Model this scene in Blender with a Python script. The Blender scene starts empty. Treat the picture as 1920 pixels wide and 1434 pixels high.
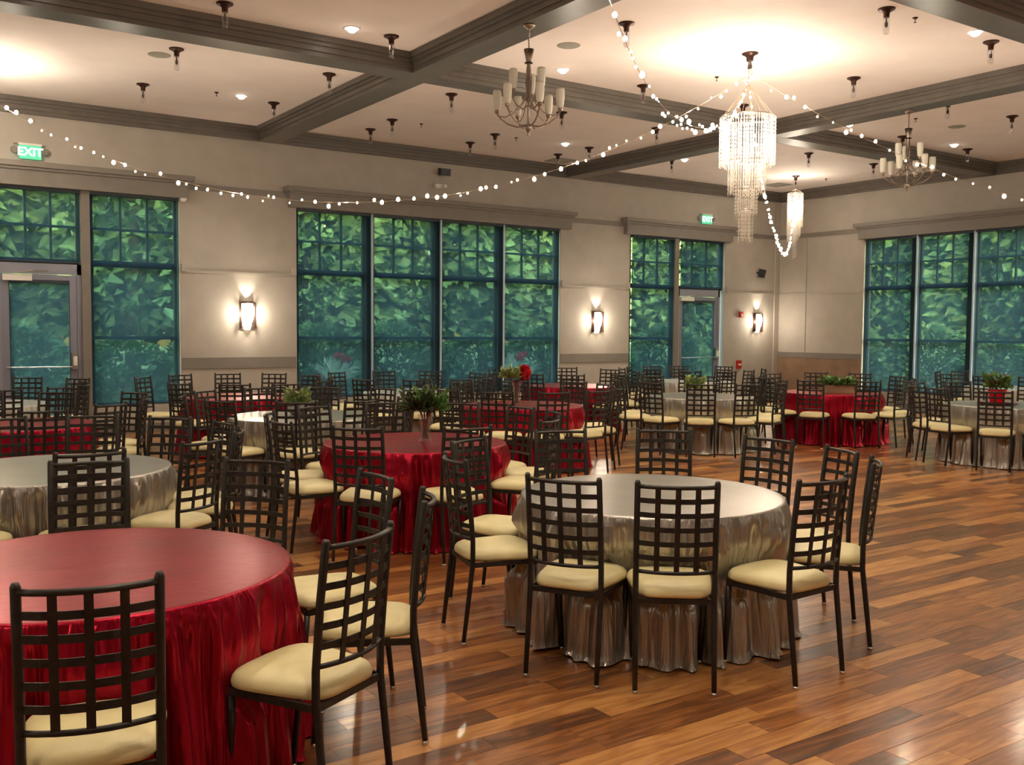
import bpy, bmesh, math, random
from math import sin, cos, pi, radians
from mathutils import Vector, Matrix
random.seed(7)
SC = bpy.context.scene
COL = SC.collection
# ------------------------------------------------------------------ camera
FPX, PITCH, ROLL, YAW = 1822.91, radians(3.1423), radians(0.41696), radians(34.3178)
CAMP = Vector((0, 0, 1.712))
fw = Vector((sin(YAW)*cos(PITCH), cos(YAW)*cos(PITCH), -sin(PITCH)))
r0 = Vector((cos(YAW), -sin(YAW), 0)); u0 = r0.cross(fw)
rt = cos(ROLL)*r0 + sin(ROLL)*u0
up = -sin(ROLL)*r0 + cos(ROLL)*u0
cam = bpy.data.objects.new('camera', bpy.data.cameras.new('camera')); COL.objects.link(cam)
cam.matrix_world = Matrix(((rt.x, up.x, -fw.x, 0), (rt.y, up.y, -fw.y, 0), (rt.z, up.z, -fw.z, CAMP.z), (0, 0, 0, 1)))
cam.data.sensor_width = 36; cam.data.sensor_fit = 'HORIZONTAL'; cam.data.lens = FPX/1920*36
cam.data.clip_start = .05; cam.data.clip_end = 300
SC.camera = cam
# ------------------------------------------------------------------ world, exposure
W = bpy.data.worlds.new('world'); SC.world = W; W.use_nodes = True
wn = W.node_tree.nodes; wl = W.node_tree.links; wn.clear()
sky = wn.new('ShaderNodeTexSky'); sky.sky_type = 'NISHITA'; sky.sun_disc = False
sky.sun_elevation = radians(14); sky.sun_rotation = radians(200); sky.air_density = 2.0; sky.dust_density = 3.0
bg = wn.new('ShaderNodeBackground'); bg.inputs[1].default_value = 4.2
wo = wn.new('ShaderNodeOutputWorld'); wl.new(sky.outputs[0], bg.inputs[0]); wl.new(bg.outputs[0], wo.inputs[0])
SC.view_settings.view_transform = 'Standard'; SC.view_settings.look = 'None'
SC.view_settings.gamma = 1; SC.view_settings.exposure = 0.45; SC.view_settings.use_curve_mapping = False
SC.cycles.max_bounces = 7; SC.cycles.diffuse_bounces = 4; SC.cycles.glossy_bounces = 3; SC.cycles.transparent_max_bounces = 10
SC.cycles.caustics_reflective = False; SC.cycles.caustics_refractive = False
WARM = (1.0, .85, .66)
DOWN_W, CRYS_W, CRYS_SMALL_W, CRYS_OFF_W, SCONCE_W, STRING_W = 92, 58, 50, 175, 9, 17

WA, WB = 16.3, 19.11         # back wall (y) and right wall (x)
ZC, ZB = 5.10, 4.868         # ceiling, beam underside

# ------------------------------------------------------------------ materials
def mat(name, base=(.5,.5,.5), rough=.5, metal=0., spec=.5, emit=None, es=0., coat=0., sheen=0., trans=0., alpha=1., aniso=0.):
    m = bpy.data.materials.new(name); m.use_nodes = True
    b = m.node_tree.nodes['Principled BSDF']
    b.inputs['Base Color'].default_value = (*base, 1); b.inputs['Roughness'].default_value = rough
    b.inputs['Metallic'].default_value = metal; b.inputs['Specular IOR Level'].default_value = spec
    b.inputs['Coat Weight'].default_value = coat; b.inputs['Coat Roughness'].default_value = .12
    b.inputs['Sheen Weight'].default_value = sheen; b.inputs['Transmission Weight'].default_value = trans
    if emit: b.inputs['Emission Color'].default_value = (*emit, 1); b.inputs['Emission Strength'].default_value = es
    return m
def nodes(m): return m.node_tree.nodes, m.node_tree.links, m.node_tree.nodes['Principled BSDF']
def noise_color(m, c1, c2, scale, detail=3, stretch=(1,1,1), bump=0., bscale=None, coord='Object'):
    n, l, b = nodes(m)
    tc = n.new('ShaderNodeTexCoord'); mp = n.new('ShaderNodeMapping'); mp.inputs['Scale'].default_value = stretch
    l.new(tc.outputs[coord], mp.inputs[0])
    nz = n.new('ShaderNodeTexNoise'); nz.inputs['Scale'].default_value = scale; nz.inputs['Detail'].default_value = detail
    l.new(mp.outputs[0], nz.inputs['Vector'])
    rp = n.new('ShaderNodeValToRGB'); rp.color_ramp.elements[0].position = .35; rp.color_ramp.elements[1].position = .65
    rp.color_ramp.elements[0].color = (*c1, 1); rp.color_ramp.elements[1].color = (*c2, 1)
    l.new(nz.outputs['Fac'], rp.inputs[0]); l.new(rp.outputs[0], b.inputs['Base Color'])
    if bump:
        n2 = n.new('ShaderNodeTexNoise'); n2.inputs['Scale'].default_value = bscale or scale; n2.inputs['Detail'].default_value = 4
        l.new(mp.outputs[0], n2.inputs['Vector'])
        bp = n.new('ShaderNodeBump'); bp.inputs['Strength'].default_value = bump; bp.inputs['Distance'].default_value = .01
        l.new(n2.outputs['Fac'], bp.inputs['Height']); l.new(bp.outputs[0], b.inputs['Normal'])
    return m
M = {}
M['wall'] = noise_color(mat('wall_paint', rough=.75), (.365,.333,.29), (.395,.36,.315), 3, bump=.05, bscale=60)
M['ceiling'] = noise_color(mat('ceiling_paint', rough=.85), (.80,.72,.68), (.84,.76,.72), 2, bump=.04, bscale=70)
M['beam'] = noise_color(mat('beam_paint', rough=.38), (.105,.092,.080), (.125,.110,.095), 5)
M['trim'] = noise_color(mat('trim_paint', rough=.5), (.175,.155,.135), (.195,.172,.15), 5)
M['wainscot'] = noise_color(mat('wainscot_paint', rough=.5), (.20,.125,.075), (.26,.165,.10), 4)
M['lowwall'] = mat('low_wall_paint', (.30,.27,.22), .6)
M['winframe'] = mat('window_frame', (.018,.026,.040), .45)
M['mull'] = mat('mullion_grey', (.24,.25,.31), .5)
M['doorpaint'] = mat('door_aluminium', (.22,.225,.29), .4, .2)
M['daylight_strip'] = mat('painted_daylight_strip', (.42,.52,.66), .4)  # pale blue carries the daylight showing between neighbouring shades
M['chrome'] = mat('bright_metal', (.75,.75,.74), .2, 1.)
M['white'] = mat('white_plastic', (.75,.73,.68), .4)
M['black'] = mat('black_plastic', (.01,.01,.011), .45)
M['bronze'] = mat('dark_bronze', (.045,.018,.012), .38, .6)
M['nickel'] = mat('brushed_nickel', (.30,.245,.205), .32, .9)
M['chair'] = noise_color(mat('chair_metal', rough=.42, metal=.35), (.018,.015,.013), (.030,.025,.022), 40)
M['cushion'] = noise_color(mat('cream_vinyl', rough=.45), (.74,.64,.33), (.78,.68,.37), 12, bump=.06, bscale=260)
M['wood'] = noise_color(mat('planter_wood', rough=.6), (.22,.12,.07), (.32,.19,.11), 6, stretch=(1,6,1))
M['tablewood'] = mat('table_plywood', (.35,.25,.15), .6)
M['grille'] = mat('grille_grey', (.30,.29,.25), .6)
M['patio'] = noise_color(mat('patio_concrete', rough=.8), (.30,.31,.30), (.40,.41,.40), 2)
M['lawn'] = noise_color(mat('lawn_grass', rough=.9), (.05,.12,.035), (.09,.18,.05), 1.2)
M['bark'] = mat('tree_bark', (.10,.08,.06), .9)
M['leafa'] = noise_color(mat('tree_leaves', rough=.6), (.05,.12,.05), (.24,.42,.20), .6, detail=5, coord='Generated', stretch=(6,6,6))
M['green'] = noise_color(mat('cut_greenery', rough=.5), (.04,.12,.025), (.16,.28,.07), 30)
M['palegreen'] = noise_color(mat('pale_greenery', rough=.5), (.18,.26,.08), (.36,.42,.16), 30)
M['darkgreen'] = noise_color(mat('dark_greenery', rough=.6), (.02,.04,.012), (.08,.10,.03), 30)
M['stemb'] = mat('brown_stem', (.07,.035,.02), .7)
M['rose'] = mat('red_petal', (.50,.008,.02), .5)
M['pinkflower'] = mat('pink_petal', (.95,.04,.12), .5)
M['redpot'] = mat('red_foil', (.50,.01,.03), .3, .4)
M['red'] = mat('red_enamel', (.45,.02,.015), .4)
M['grassblade'] = mat('pale_grass_blade', (.78,.88,.72), .6)
def satin(name, c1, c2, metal, rough, bump):
    m = noise_color(mat(name, rough=rough, metal=metal, sheen=.04), c1, c2, 2.5, stretch=(1,1,.5)); n, l, b = nodes(m)
    tc = n.new('ShaderNodeTexCoord'); mp = n.new('ShaderNodeMapping'); mp.inputs['Scale'].default_value = (17, 17, 1.8); l.new(tc.outputs['Object'], mp.inputs[0])
    nz = n.new('ShaderNodeTexNoise'); nz.inputs['Scale'].default_value = 1.; nz.inputs['Detail'].default_value = 2.5; nz.inputs['Distortion'].default_value = .5; l.new(mp.outputs[0], nz.inputs['Vector'])
    g = n.new('ShaderNodeNewGeometry'); sx = n.new('ShaderNodeSeparateXYZ'); l.new(g.outputs['True Normal'], sx.inputs[0])
    ab = n.new('ShaderNodeMath'); ab.operation = 'ABSOLUTE'; l.new(sx.outputs[2], ab.inputs[0])
    iv = n.new('ShaderNodeMapRange'); iv.inputs[1].default_value = .55; iv.inputs[2].default_value = .95; iv.inputs[3].default_value = bump; iv.inputs[4].default_value = .03; l.new(ab.outputs[0], iv.inputs[0])
    bp = n.new('ShaderNodeBump'); bp.inputs['Distance'].default_value = .05; l.new(iv.outputs[0], bp.inputs['Strength']); l.new(nz.outputs['Fac'], bp.inputs['Height']); l.new(bp.outputs[0], b.inputs['Normal'])
    return m
M['satin_red'] = satin('red_satin', (.31,.004,.020), (.38,.007,.028), .70, .29, .6)
M['satin_red'].node_tree.nodes['Principled BSDF'].inputs['Sheen Weight'].default_value = 0
M['satin_red'].node_tree.nodes['Principled BSDF'].inputs['Specular IOR Level'].default_value = .25
M['satin_silver'] = satin('silver_satin', (.39,.365,.33), (.46,.43,.39), .80, .30, .6)
M['satin_silver_lit'] = satin('silver_satin_lit', (.55,.52,.48), (.62,.59,.55), .5, .32, .5)  # lighter copy of the silver satin, strong reflected light put into its colour
M['led'] = mat('downlight_lens', (1,1,1), .4, emit=(1,.86,.70), es=14)
M['bulb'] = mat('fairy_bulb', (1,1,1), .4, emit=(1,.84,.58), es=9)
M['bulb'].cycles.emission_sampling = 'NONE'
M['wire'] = mat('copper_wire', (.55,.40,.28), .4, .3)
M['sconceglass'] = mat('sconce_glass', (.9,.85,.75), .4, emit=(1,.86,.62), es=5)
M['exit'] = mat('exit_panel', (.10,.45,.28), .4, emit=(.05,.62,.32), es=.55)
M['exitletter'] = mat('exit_letters', (1,1,1), .4, emit=(.75,1,.88), es=1.1)
M['frost'] = mat('frosted_glass', (.80,.78,.68), .35, trans=.15)
def shader_mix(name, spec):
    m = bpy.data.materials.new(name); m.use_nodes = True; n = m.node_tree.nodes; l = m.node_tree.links; n.clear()
    o = n.new('ShaderNodeOutputMaterial'); prev = None
    for kind, col, rough, fac in spec:
        s = n.new('ShaderNodeBsdf'+kind); s.inputs['Color'].default_value = (*col, 1)
        if 'Roughness' in s.inputs and rough is not None: s.inputs['Roughness'].default_value = rough
        if prev is None: prev = s.outputs[0]
        else:
            x = n.new('ShaderNodeMixShader'); x.inputs[0].default_value = fac
            l.new(prev, x.inputs[1]); l.new(s.outputs[0], x.inputs[2]); prev = x.outputs[0]
    l.new(prev, o.inputs[0]); return m
M['glass'] = shader_mix('window_pane', [('Transparent', (.92,.97,.97), None, 0), ('Glossy', (1,1,1), .03, .06)])
M['shade'] = shader_mix('roller_mesh', [('Transparent', (.40,.46,.46), None, 0), ('Diffuse', (.05,.075,.10), None, .16), ('Translucent', (.14,.21,.25), None, .16)])
M['clear'] = shader_mix('clear_glass', [('Transparent', (.93,.93,.93), None, 0), ('Glossy', (1,1,1), .05, .14)])
M['crystal'] = shader_mix('crystal_strands', [('Translucent', (.95,.90,.82), None, 0), ('Diffuse', (.9,.85,.78), None, .4), ('Glossy', (1,1,1), .12, .15), ('Transparent', (1,1,1), None, .35)])

# floor planks: tint attribute drives colour, grain runs along X
def plank_mat():
    m = mat('acacia_plank', rough=.30, spec=.5, coat=.35); n, l, b = nodes(m)
    b.inputs['Coat Roughness'].default_value = .14
    at = n.new('ShaderNodeAttribute'); at.attribute_name = 'tint'
    sp = n.new('ShaderNodeSeparateColor'); l.new(at.outputs['Color'], sp.inputs[0])
    geo = n.new('ShaderNodeNewGeometry')
    off = n.new('ShaderNodeVectorMath'); off.operation = 'MULTIPLY_ADD'
    off.inputs[1].default_value = (37, 19, 53); l.new(at.outputs['Color'], off.inputs[0]); l.new(geo.outputs['Position'], off.inputs[2])
    mp = n.new('ShaderNodeMapping'); mp.inputs['Scale'].default_value = (1.6, 14, 1); l.new(off.outputs[0], mp.inputs[0])
    nz = n.new('ShaderNodeTexNoise'); nz.inputs['Scale'].default_value = 1.5; nz.inputs['Detail'].default_value = 6; nz.inputs['Distortion'].default_value = 1.2
    l.new(mp.outputs[0], nz.inputs['Vector'])
    mp2 = n.new('ShaderNodeMapping'); mp2.inputs['Scale'].default_value = (2.5, 90, 1); l.new(off.outputs[0], mp2.inputs[0])
    n2 = n.new('ShaderNodeTexNoise'); n2.inputs['Scale'].default_value = 1.; n2.inputs['Detail'].default_value = 3; l.new(mp2.outputs[0], n2.inputs['Vector'])
    a = n.new('ShaderNodeMath'); a.operation = 'MULTIPLY_ADD'; a.inputs[1].default_value = .62; l.new(sp.outputs[0], a.inputs[0])
    s1 = n.new('ShaderNodeMath'); s1.operation = 'MULTIPLY_ADD'; s1.inputs[1].default_value = 1.15; s1.inputs[2].default_value = -.42; l.new(nz.outputs['Fac'], s1.inputs[0])
    l.new(s1.outputs[0], a.inputs[2])
    a2 = n.new('ShaderNodeMath'); a2.operation = 'MULTIPLY_ADD'; a2.inputs[1].default_value = .22; l.new(n2.outputs['Fac'], a2.inputs[0]); l.new(a.outputs[0], a2.inputs[2])
    rp = n.new('ShaderNodeValToRGB'); cr = rp.color_ramp
    cr.elements[0].position = .10; cr.elements[0].color = (.070,.026,.011, 1)
    cr.elements[1].position = .95; cr.elements[1].color = (.56,.27,.080, 1)
    e = cr.elements.new(.40); e.color = (.185,.068,.021, 1)
    e = cr.elements.new(.65); e.color = (.35,.132,.034, 1)
    l.new(a2.outputs[0], rp.inputs[0]); l.new(rp.outputs[0], b.inputs['Base Color'])
    bp = n.new('ShaderNodeBump'); bp.inputs['Strength'].default_value = .12; bp.inputs['Distance'].default_value = .004
    l.new(nz.outputs['Fac'], bp.inputs['Height']); l.new(bp.outputs[0], b.inputs['Normal'])
    return m
M['plank'] = plank_mat()
M['gap'] = mat('plank_gap', (.02,.01,.006), .8)

# ------------------------------------------------------------------ mesh builder
class MB:
    def __init__(s): s.v = []; s.f = []; s.c = None
    def box(s, x0, x1, y0, y1, z0, z1):
        i = len(s.v)
        s.v += [(x0,y0,z0),(x1,y0,z0),(x1,y1,z0),(x0,y1,z0),(x0,y0,z1),(x1,y0,z1),(x1,y1,z1),(x0,y1,z1)]
        for q in ((0,3,2,1),(4,5,6,7),(0,1,5,4),(1,2,6,5),(2,3,7,6),(3,0,4,7)): s.f.append(tuple(i+k for k in q))
        return s
    def tube(s, pts, r, n=8, cap=True):
        pts = [Vector(p) for p in pts]; rs = r if isinstance(r, (list, tuple)) else [r]*len(pts)
        i0 = len(s.v); t = (pts[1]-pts[0]).normalized()
        a = Vector((0,0,1)) if abs(t.z) < .9 else Vector((1,0,0)); u = t.cross(a).normalized()
        for k, p in enumerate(pts):
            if k == 0: t = pts[1]-pts[0]
            elif k == len(pts)-1: t = pts[-1]-pts[-2]
            else: t = pts[k+1]-pts[k-1]
            t.normalize(); u = (u - t*u.dot(t)).normalized(); w = t.cross(u)
            for j in range(n):
                q = p + (u*cos(2*pi*j/n) + w*sin(2*pi*j/n))*rs[k]; s.v.append(tuple(q))
        for k in range(len(pts)-1):
            for j in range(n):
                a0 = i0+k*n+j; b0 = i0+k*n+(j+1) % n; s.f.append((a0, b0, b0+n, a0+n))
        if cap:
            s.f.append(tuple(i0+j for j in range(n))[::-1]); e = i0+(len(pts)-1)*n; s.f.append(tuple(e+j for j in range(n)))
        return s
    def lathe(s, prof, n=16, cx=0, cy=0, a0=0, a1=2*pi, close=True):
        i0 = len(s.v); full = abs(a1-a0-2*pi) < 1e-6; m = n if full else n+1
        for (r, z) in prof:
            for j in range(m):
                a = a0+(a1-a0)*j/n; s.v.append((cx+r*cos(a), cy+r*sin(a), z))
        for k in range(len(prof)-1):
            for j in range(n):
                a = i0+k*m+j; b = i0+k*m+((j+1) % m if full else j+1); s.f.append((a, b, b+m, a+m))
        if close and full:
            s.f.append(tuple(i0+j for j in range(m))[::-1]); e = i0+(len(prof)-1)*m; s.f.append(tuple(e+j for j in range(m)))
        return s
    def strip(s, pts, w, t, axis=(0,0,1)):      # flat bar: pts path, width w along axis, thickness t across
        ax = Vector(axis).normalized(); i0 = len(s.v); pts = [Vector(p) for p in pts]
        for k, p in enumerate(pts):
            d = (pts[min(k+1, len(pts)-1)]-pts[max(k-1, 0)]).normalized(); nn = d.cross(ax).normalized()
            for (a, b) in ((-1,-1),(1,-1),(1,1),(-1,1)): s.v.append(tuple(p+ax*a*w/2+nn*b*t/2))
        for k in range(len(pts)-1):
            for j in range(4):
                a = i0+k*4+j; b = i0+k*4+(j+1) % 4; s.f.append((a, b, b+4, a+4))
        s.f.append((i0+3, i0+2, i0+1, i0)); e = i0+(len(pts)-1)*4; s.f.append((e, e+1, e+2, e+3)); return s
    def leaf(s, p, d, L, w, bend=.2):
        p = Vector(p); d = Vector(d).normalized(); a = Vector((random.uniform(-1,1), random.uniform(-1,1), random.uniform(-.3,1)))
        sd = d.cross(a)
        if sd.length < .01: sd = Vector((1,0,0))
        sd.normalize(); i = len(s.v); nn = sd.cross(d)
        s.v += [tuple(p), tuple(p+d*L*.5+sd*w/2+nn*bend*w), tuple(p+d*L-nn*bend*w*.5), tuple(p+d*L*.5-sd*w/2+nn*bend*w)]
        s.f.append((i, i+1, i+2, i+3)); return s
    def mesh(s, name, m, smooth=False):
        me = bpy.data.meshes.new(name); me.from_pydata(s.v, [], s.f)
        if smooth: me.polygons.foreach_set('use_smooth', [True]*len(me.polygons))
        me.materials.append(m); me.update(); return me
    def build(s, name, m, parent=None, smooth=False, loc=None, kind=None):
        o = bpy.data.objects.new(name, s.mesh(name, m, smooth)); COL.objects.link(o)
        if parent: o.parent = parent
        if loc: o.location = loc
        if kind: o['kind'] = kind
        return o
def tag(o, label, cat, group=None):
    o['label'] = label; o['category'] = cat
    if group: o['group'] = group
    return o
def empty(name, loc, rz=0, label=None, cat=None, group=None):
    o = bpy.data.objects.new(name, None); COL.objects.link(o); o.location = loc; o.rotation_euler = (0, 0, rz)
    o.empty_display_size = .1
    if label: tag(o, label, cat, group)
    return o
def tree_of(o): return (o, [tree_of(ch) for ch in o.children])
def copy_tree(tr, parent=None):
    c = tr[0].copy(); COL.objects.link(c)
    if parent: c.parent = parent
    for ch in tr[1]: copy_tree(ch, c)
    return c
def child(name, me, parent, loc=None, label=None):
    o = bpy.data.objects.new(name, me); COL.objects.link(o); o.parent = parent
    if loc: o.location = loc
    if label: o['label'] = label
    return o
def light(name, kind, loc, w, col=WARM, r=.05, parent=None, **kw):
    d = bpy.data.lights.new(name, kind); d.energy = w; d.color = col; d.shadow_soft_size = r
    for k, v in kw.items(): setattr(d, k, v)
    o = bpy.data.objects.new(name, d); COL.objects.link(o); o.location = loc
    if parent: o.parent = parent
    return o
def ray(x, y): return fw+rt*((x-960)/FPX)-up*((y-717)/FPX)
def on_y(x, y, Y): d = ray(x, y); return CAMP+d*(Y/d.y)
def pix(P):
    q = Vector(P)-CAMP; d = q.dot(fw)
    return (960+FPX*q.dot(rt)/d, 717-FPX*q.dot(up)/d, d)

# ------------------------------------------------------------------ room shell
X0, Y0 = -2.5, -4.0
fl = MB().box(X0, WB, Y0, WA, -.12, -.004).build('floor', M['gap']); fl['kind'] = 'structure'
PW = .127
rows = []; y = Y0; rr = random.Random(3)
while y < WA-.01:
    x = X0-rr.uniform(0, 1)
    while x < WB:
        L = rr.choice((.42,.6,.75,.9,1.1,1.25)); a, b = max(x, X0), min(x+L, WB)
        if b-a > .03: rows.append((a+.0008, b-.0008, y+.0008, min(y+PW, WA)-.0008, rr.random(), rr.random(), rr.random()))
        x += L
    y += PW
def plank_area(p):
    cx, cy = (p[0]+p[1])/2, (p[2]+p[3])/2; u, v, d = pix((cx, cy, 0))
    if d < .5 or not (-60 < u < 1980 and 600 < v < 1500): return 0
    return (p[1]-p[0])/d**3
rows.sort(key=plank_area, reverse=True)
def planks(lst):
    b = MB(); cols = []
    for p in lst:
        b.box(p[0], p[1], p[2], p[3], -.0035, -.0002-.0006*p[6]); cols += [(p[4]**1.1, p[5], p[6], 1)]*8
    me = b.mesh('plank', M['plank']); at = me.color_attributes.new('tint', 'FLOAT_COLOR', 'POINT')
    at.data.foreach_set('color', [c for q in cols for c in q]); return me
for p in rows[:300]: child('plank', planks([p]), fl)
o = child('planks', planks(rows[300:]), fl); o['kind'] = 'stuff'

T = .28
def structure(o): o['kind'] = 'structure'; return o
SILL, HEAD = .45, 3.83
U1, U2, U3 = (1.80, 4.52), (6.53, 12.33), (14.24, 17.22)
b = MB()
for x0, x1 in ((X0, U1[0]), (U1[1], U2[0]), (U2[1], U3[0]), (U3[1], WB+T)): b.box(x0, x1, WA, WA+T, 0, ZC+.1)
for x0, x1 in (U1, U2, U3): b.box(x0, x1, WA, WA+T, HEAD, ZC+.1)
b.box(3.03, U1[1], WA, WA+T, 0, SILL).box(U2[0], U2[1], WA, WA+T, 0, SILL).box(U3[0], 15.66, WA, WA+T, 0, SILL)
structure(b.build('wall_back', M['wall']))
VB = (5.1, 13.85)
b = MB().box(WB, WB+T, VB[1], WA, 0, ZC+.1).box(WB, WB+T, Y0, VB[0], 0, ZC+.1).box(WB, WB+T, VB[0], VB[1], HEAD, ZC+.1)
structure(b.build('wall_right', M['wall']))
low = structure(MB().box(WB, WB+T, VB[0], VB[1], 0, .38).build('wall_right_low', M['lowwall'])); low.name = 'trim_1'
structure(MB().box(X0-T, X0, Y0-T, WA+T, 0, ZC+.1).build('wall_left', M['wall']))
structure(MB().box(X0, WB+T, Y0-T, Y0, 0, ZC+.1).build('wall_front', M['wall']))
structure(MB().box(X0-T, WB+T, Y0-T, WA+T, ZC, ZC+.12).build('ceiling', M['ceiling']))
# stepped beam profile: (half-width growth, z)
def beam_steps(b, along, c, hw, a0, a1, sides=(1,1), dz=0.):
    for g, z0, z1 in ((0, ZB+dz, ZB+.055), (.022, ZB+.055, ZB+.12), (.045, ZB+.12, ZB+.165), (.075, ZB+.165, ZC)):
        lo, hi = c-hw-g*sides[0], c+hw+g*sides[1]
        if along == 'x': b.box(a0, a1, lo, hi, z0, z1)
        else: b.box(lo, hi, a0, a1, z0, z1)
ti = [2]
def trim(b, m='beam'):
    o = structure(b.build('trim_%d' % ti[0], M[m])); ti[0] += 1; return o
for yc in (.30, 5.62, 10.985): b = MB(); beam_steps(b, 'x', yc, .18, X0, WB); trim(b)
for xc in (6.03, 12.60): b = MB(); beam_steps(b, 'y', xc, .18, Y0, WA, dz=.0015); trim(b)
b = MB(); beam_steps(b, 'x', WA, .07, X0, WB, (1, 0)); trim(b)
b = MB(); beam_steps(b, 'y', WB, .07, Y0, WA, (1, 0)); trim(b)
# chair band, picture rail, ledge line
def rail_A(z0, z1, d, segs, m='trim'):
    b = MB()
    for a, c in segs: b.box(a, c, WA-d, WA, z0, z1)
    return trim(b, m)
piers = ((U1[1]+.02, U2[0]-.02), (U2[1]+.02, U3[0]-.02))
rail_A(1.014, 1.20, .018, piers)
rail_A(3.96, 4.06, .03, ((4.66, 6.38), (12.55, 14.02), (17.36, WB)))
b = MB()
for a, c in piers + ((U3[1]+.04, WB),):
    b.box(a, c, WA-.016, WA, 2.60, 2.64)
    b.box(a, a+.07, WA-.05, WA, 2.62, 2.74).box(c-.07, c, WA-.05, WA, 2.62, 2.74)
trim(b, 'wall')
trim(MB().box(WB-.16, WB, WA-.035, WA, 0, ZB), 'wall')
b = MB().box(WB-.016, WB, VB[1]+.06, WA, 2.60, 2.635).box(WB-.012, WB, 15.44, 15.47, 1.2, 3.96); trim(b, 'wall')
trim(MB().box(WB-.03, WB, 14.0, WA, 3.96, 4.06), 'trim')
trim(MB().box(WB-.02, WB, VB[1]+.02, WA, 1.07, 1.20), 'trim')
trim(MB().box(WB-.012, WB, VB[1]+.02, WA-.04, .16, 1.07), 'wainscot')
# window cornices
def cornice(a0, a1, wall):
    b = MB()
    for g, d, z0, z1 in ((0, .13, 3.80, 4.03), (.04, .17, 4.03, 4.07), (.08, .22, 4.07, 4.15)):
        if wall == 'A': b.box(a0-g, a1+g, WA-d, WA, z0, z1)
        else: b.box(WB-d, WB, a0-g, a1+g, z0, z1)
    return trim(b, 'trim')
cornice(1.5, 4.64, 'A'); cornice(6.38, 12.53, 'A'); cornice(14.05, 17.34, 'A'); cornice(4.9, 13.93, 'B')
b = MB()
for a, c in ((X0, U1[0]), (3.05, 15.64), (U3[1], WB)): b.box(a, c, WA-.018, WA, 0, .15)
o = structure(b.build('baseboard_back', M['trim']))
o = structure(MB().box(WB-.018, WB, Y0, WA-.02, 0, .15).build('baseboard_right', M['trim']))

# ------------------------------------------------------------------ windows
class WF:                                   # wall frame: a along wall, d outward, z
    def __init__(s, wall): s.w = wall
    def box(s, b, a0, a1, d0, d1, z0, z1):
        if s.w == 'A': b.box(a0, a1, WA+d0, WA+d1, z0, z1)
        else: b.box(WB+d0, WB+d1, a0, a1, z0, z1)
FD = (.09, .15)
wi = [1]
def window(wall, a0, a1, z0=.42, transom=True, lower=True):
    F = WF(wall); root = structure(empty('window_%d' % wi[0], (0, 0, 0))); wi[0] += 1
    b = MB(); t = .05
    F.box(b, a0, a0+t, *FD, z0, HEAD); F.box(b, a1-t, a1, *FD, z0, HEAD)
    F.box(b, a0+t, a1-t, *FD, HEAD-.07, HEAD); F.box(b, a0+t, a1-t, *FD, z0, z0+.08)
    b.build('frame', M['winframe'], root)
    zt = (2.645, 2.745); zm = 3.24
    xs = [a0+t+(a1-a0-2*t)*k/3 for k in range(4)]; zs = [zt[1], zm, HEAD-.07]
    if lower:
        b = MB(); F.box(b, a0+t, a1-t, *FD, *zt); b.build('transom_bar', M['winframe'], root)
    else: zs[0] = z0+.08
    for k in (1, 2):
        b = MB(); F.box(b, xs[k]-.018, xs[k]+.018, FD[0]+.01, FD[1]-.01, zs[0], zs[2]); b.build('muntin', M['winframe'], root)
    for k in range(3):
        b = MB(); F.box(b, xs[k]+(.018 if k else 0), xs[k+1]-(.018 if k < 2 else 0), FD[0]+.01, FD[1]-.01, zm-.018, zm+.018); b.build('muntin', M['winframe'], root)
    if lower:
        b = MB(); F.box(b, a0+t, a1-t, *FD, 1.50, 1.555); b.build('mid_rail', M['winframe'], root)
    for k in range(3):
        for q in range(2):
            b = MB(); F.box(b, xs[k]+.02, xs[k+1]-.02, .118, .122, zs[q]+.02, zs[q+1]-.02); b.build('pane', M['glass'], root)
    if lower:
        for p, q in ((z0+.08, 1.50), (1.555, zt[0])):
            b = MB(); F.box(b, a0+t, a1-t, .118, .122, p, q); b.build('pane', M['glass'], root)
    return root
def shade(wall, a0, a1, z0, label, z1=HEAD-.02):
    F = WF(wall); c = (a0+a1)/2
    root = empty('roller_shade', (c, WA+.03, z1) if wall == 'A' else (WB+.03, c, z1), 0, label, 'shade', 'mesh roller shades over the windows')
    inv = root.location
    def put(bb, n, m):
        o = bb.build(n, m, root); o.location = (-inv[0], -inv[1], -inv[2]); return o
    b = MB(); F.box(b, a0, a1, .030, .031, z0, z1); put(b, 'fabric', M['shade'])
    b = MB(); F.box(b, a0, a1, .022, .040, z0-.02, z0); put(b, 'hem_bar', M['winframe'])
    b = MB(); F.box(b, a0, a1, .010, .060, z1-.05, z1); put(b, 'roller', M['winframe'])
def mullion(wall, a0, a1, m='winframe', z0=.42):
    F = WF(wall); b = MB(); F.box(b, a0, a1, .05, .17, z0, HEAD)
    return trim(b, m)
# left unit: door bay, post, window
window('A', 3.16, 4.50); shade('A', 3.15, 4.50, .47, 'blue-green mesh shade over the window right of the left glass door')
trim(MB().box(3.02, 3.15, WA-.01, WA+.20, 0, HEAD), 'trim')
window('A', 1.85, 3.01, z0=2.66, lower=False); shade('A', 1.85, 3.01, 2.70, 'short mesh shade over the transom of the left glass door')
# centre unit
cm = (6.55, 7.98, 9.44, 10.90, 12.31); nm = ('leftmost', 'second from left', 'third from left', 'rightmost')
for k in range(4):
    window('A', cm[k]+(.05 if k else 0), cm[k+1]-(.09 if k < 3 else 0))
    shade('A', cm[k]+(.055 if k else 0), cm[k+1]+(0 if k < 3 else 0), .47, 'blue-green mesh shade, %s of four in the wide central window' % nm[k])
    if k:
        mullion('A', cm[k]-.09, cm[k]+.005, 'mull'); trim(MB().box(cm[k]+.010, cm[k]+.044, WA+.012, WA+.035, .45, HEAD-.02), 'daylight_strip')  # pale strip painted in place of daylight in the shade gap
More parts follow.
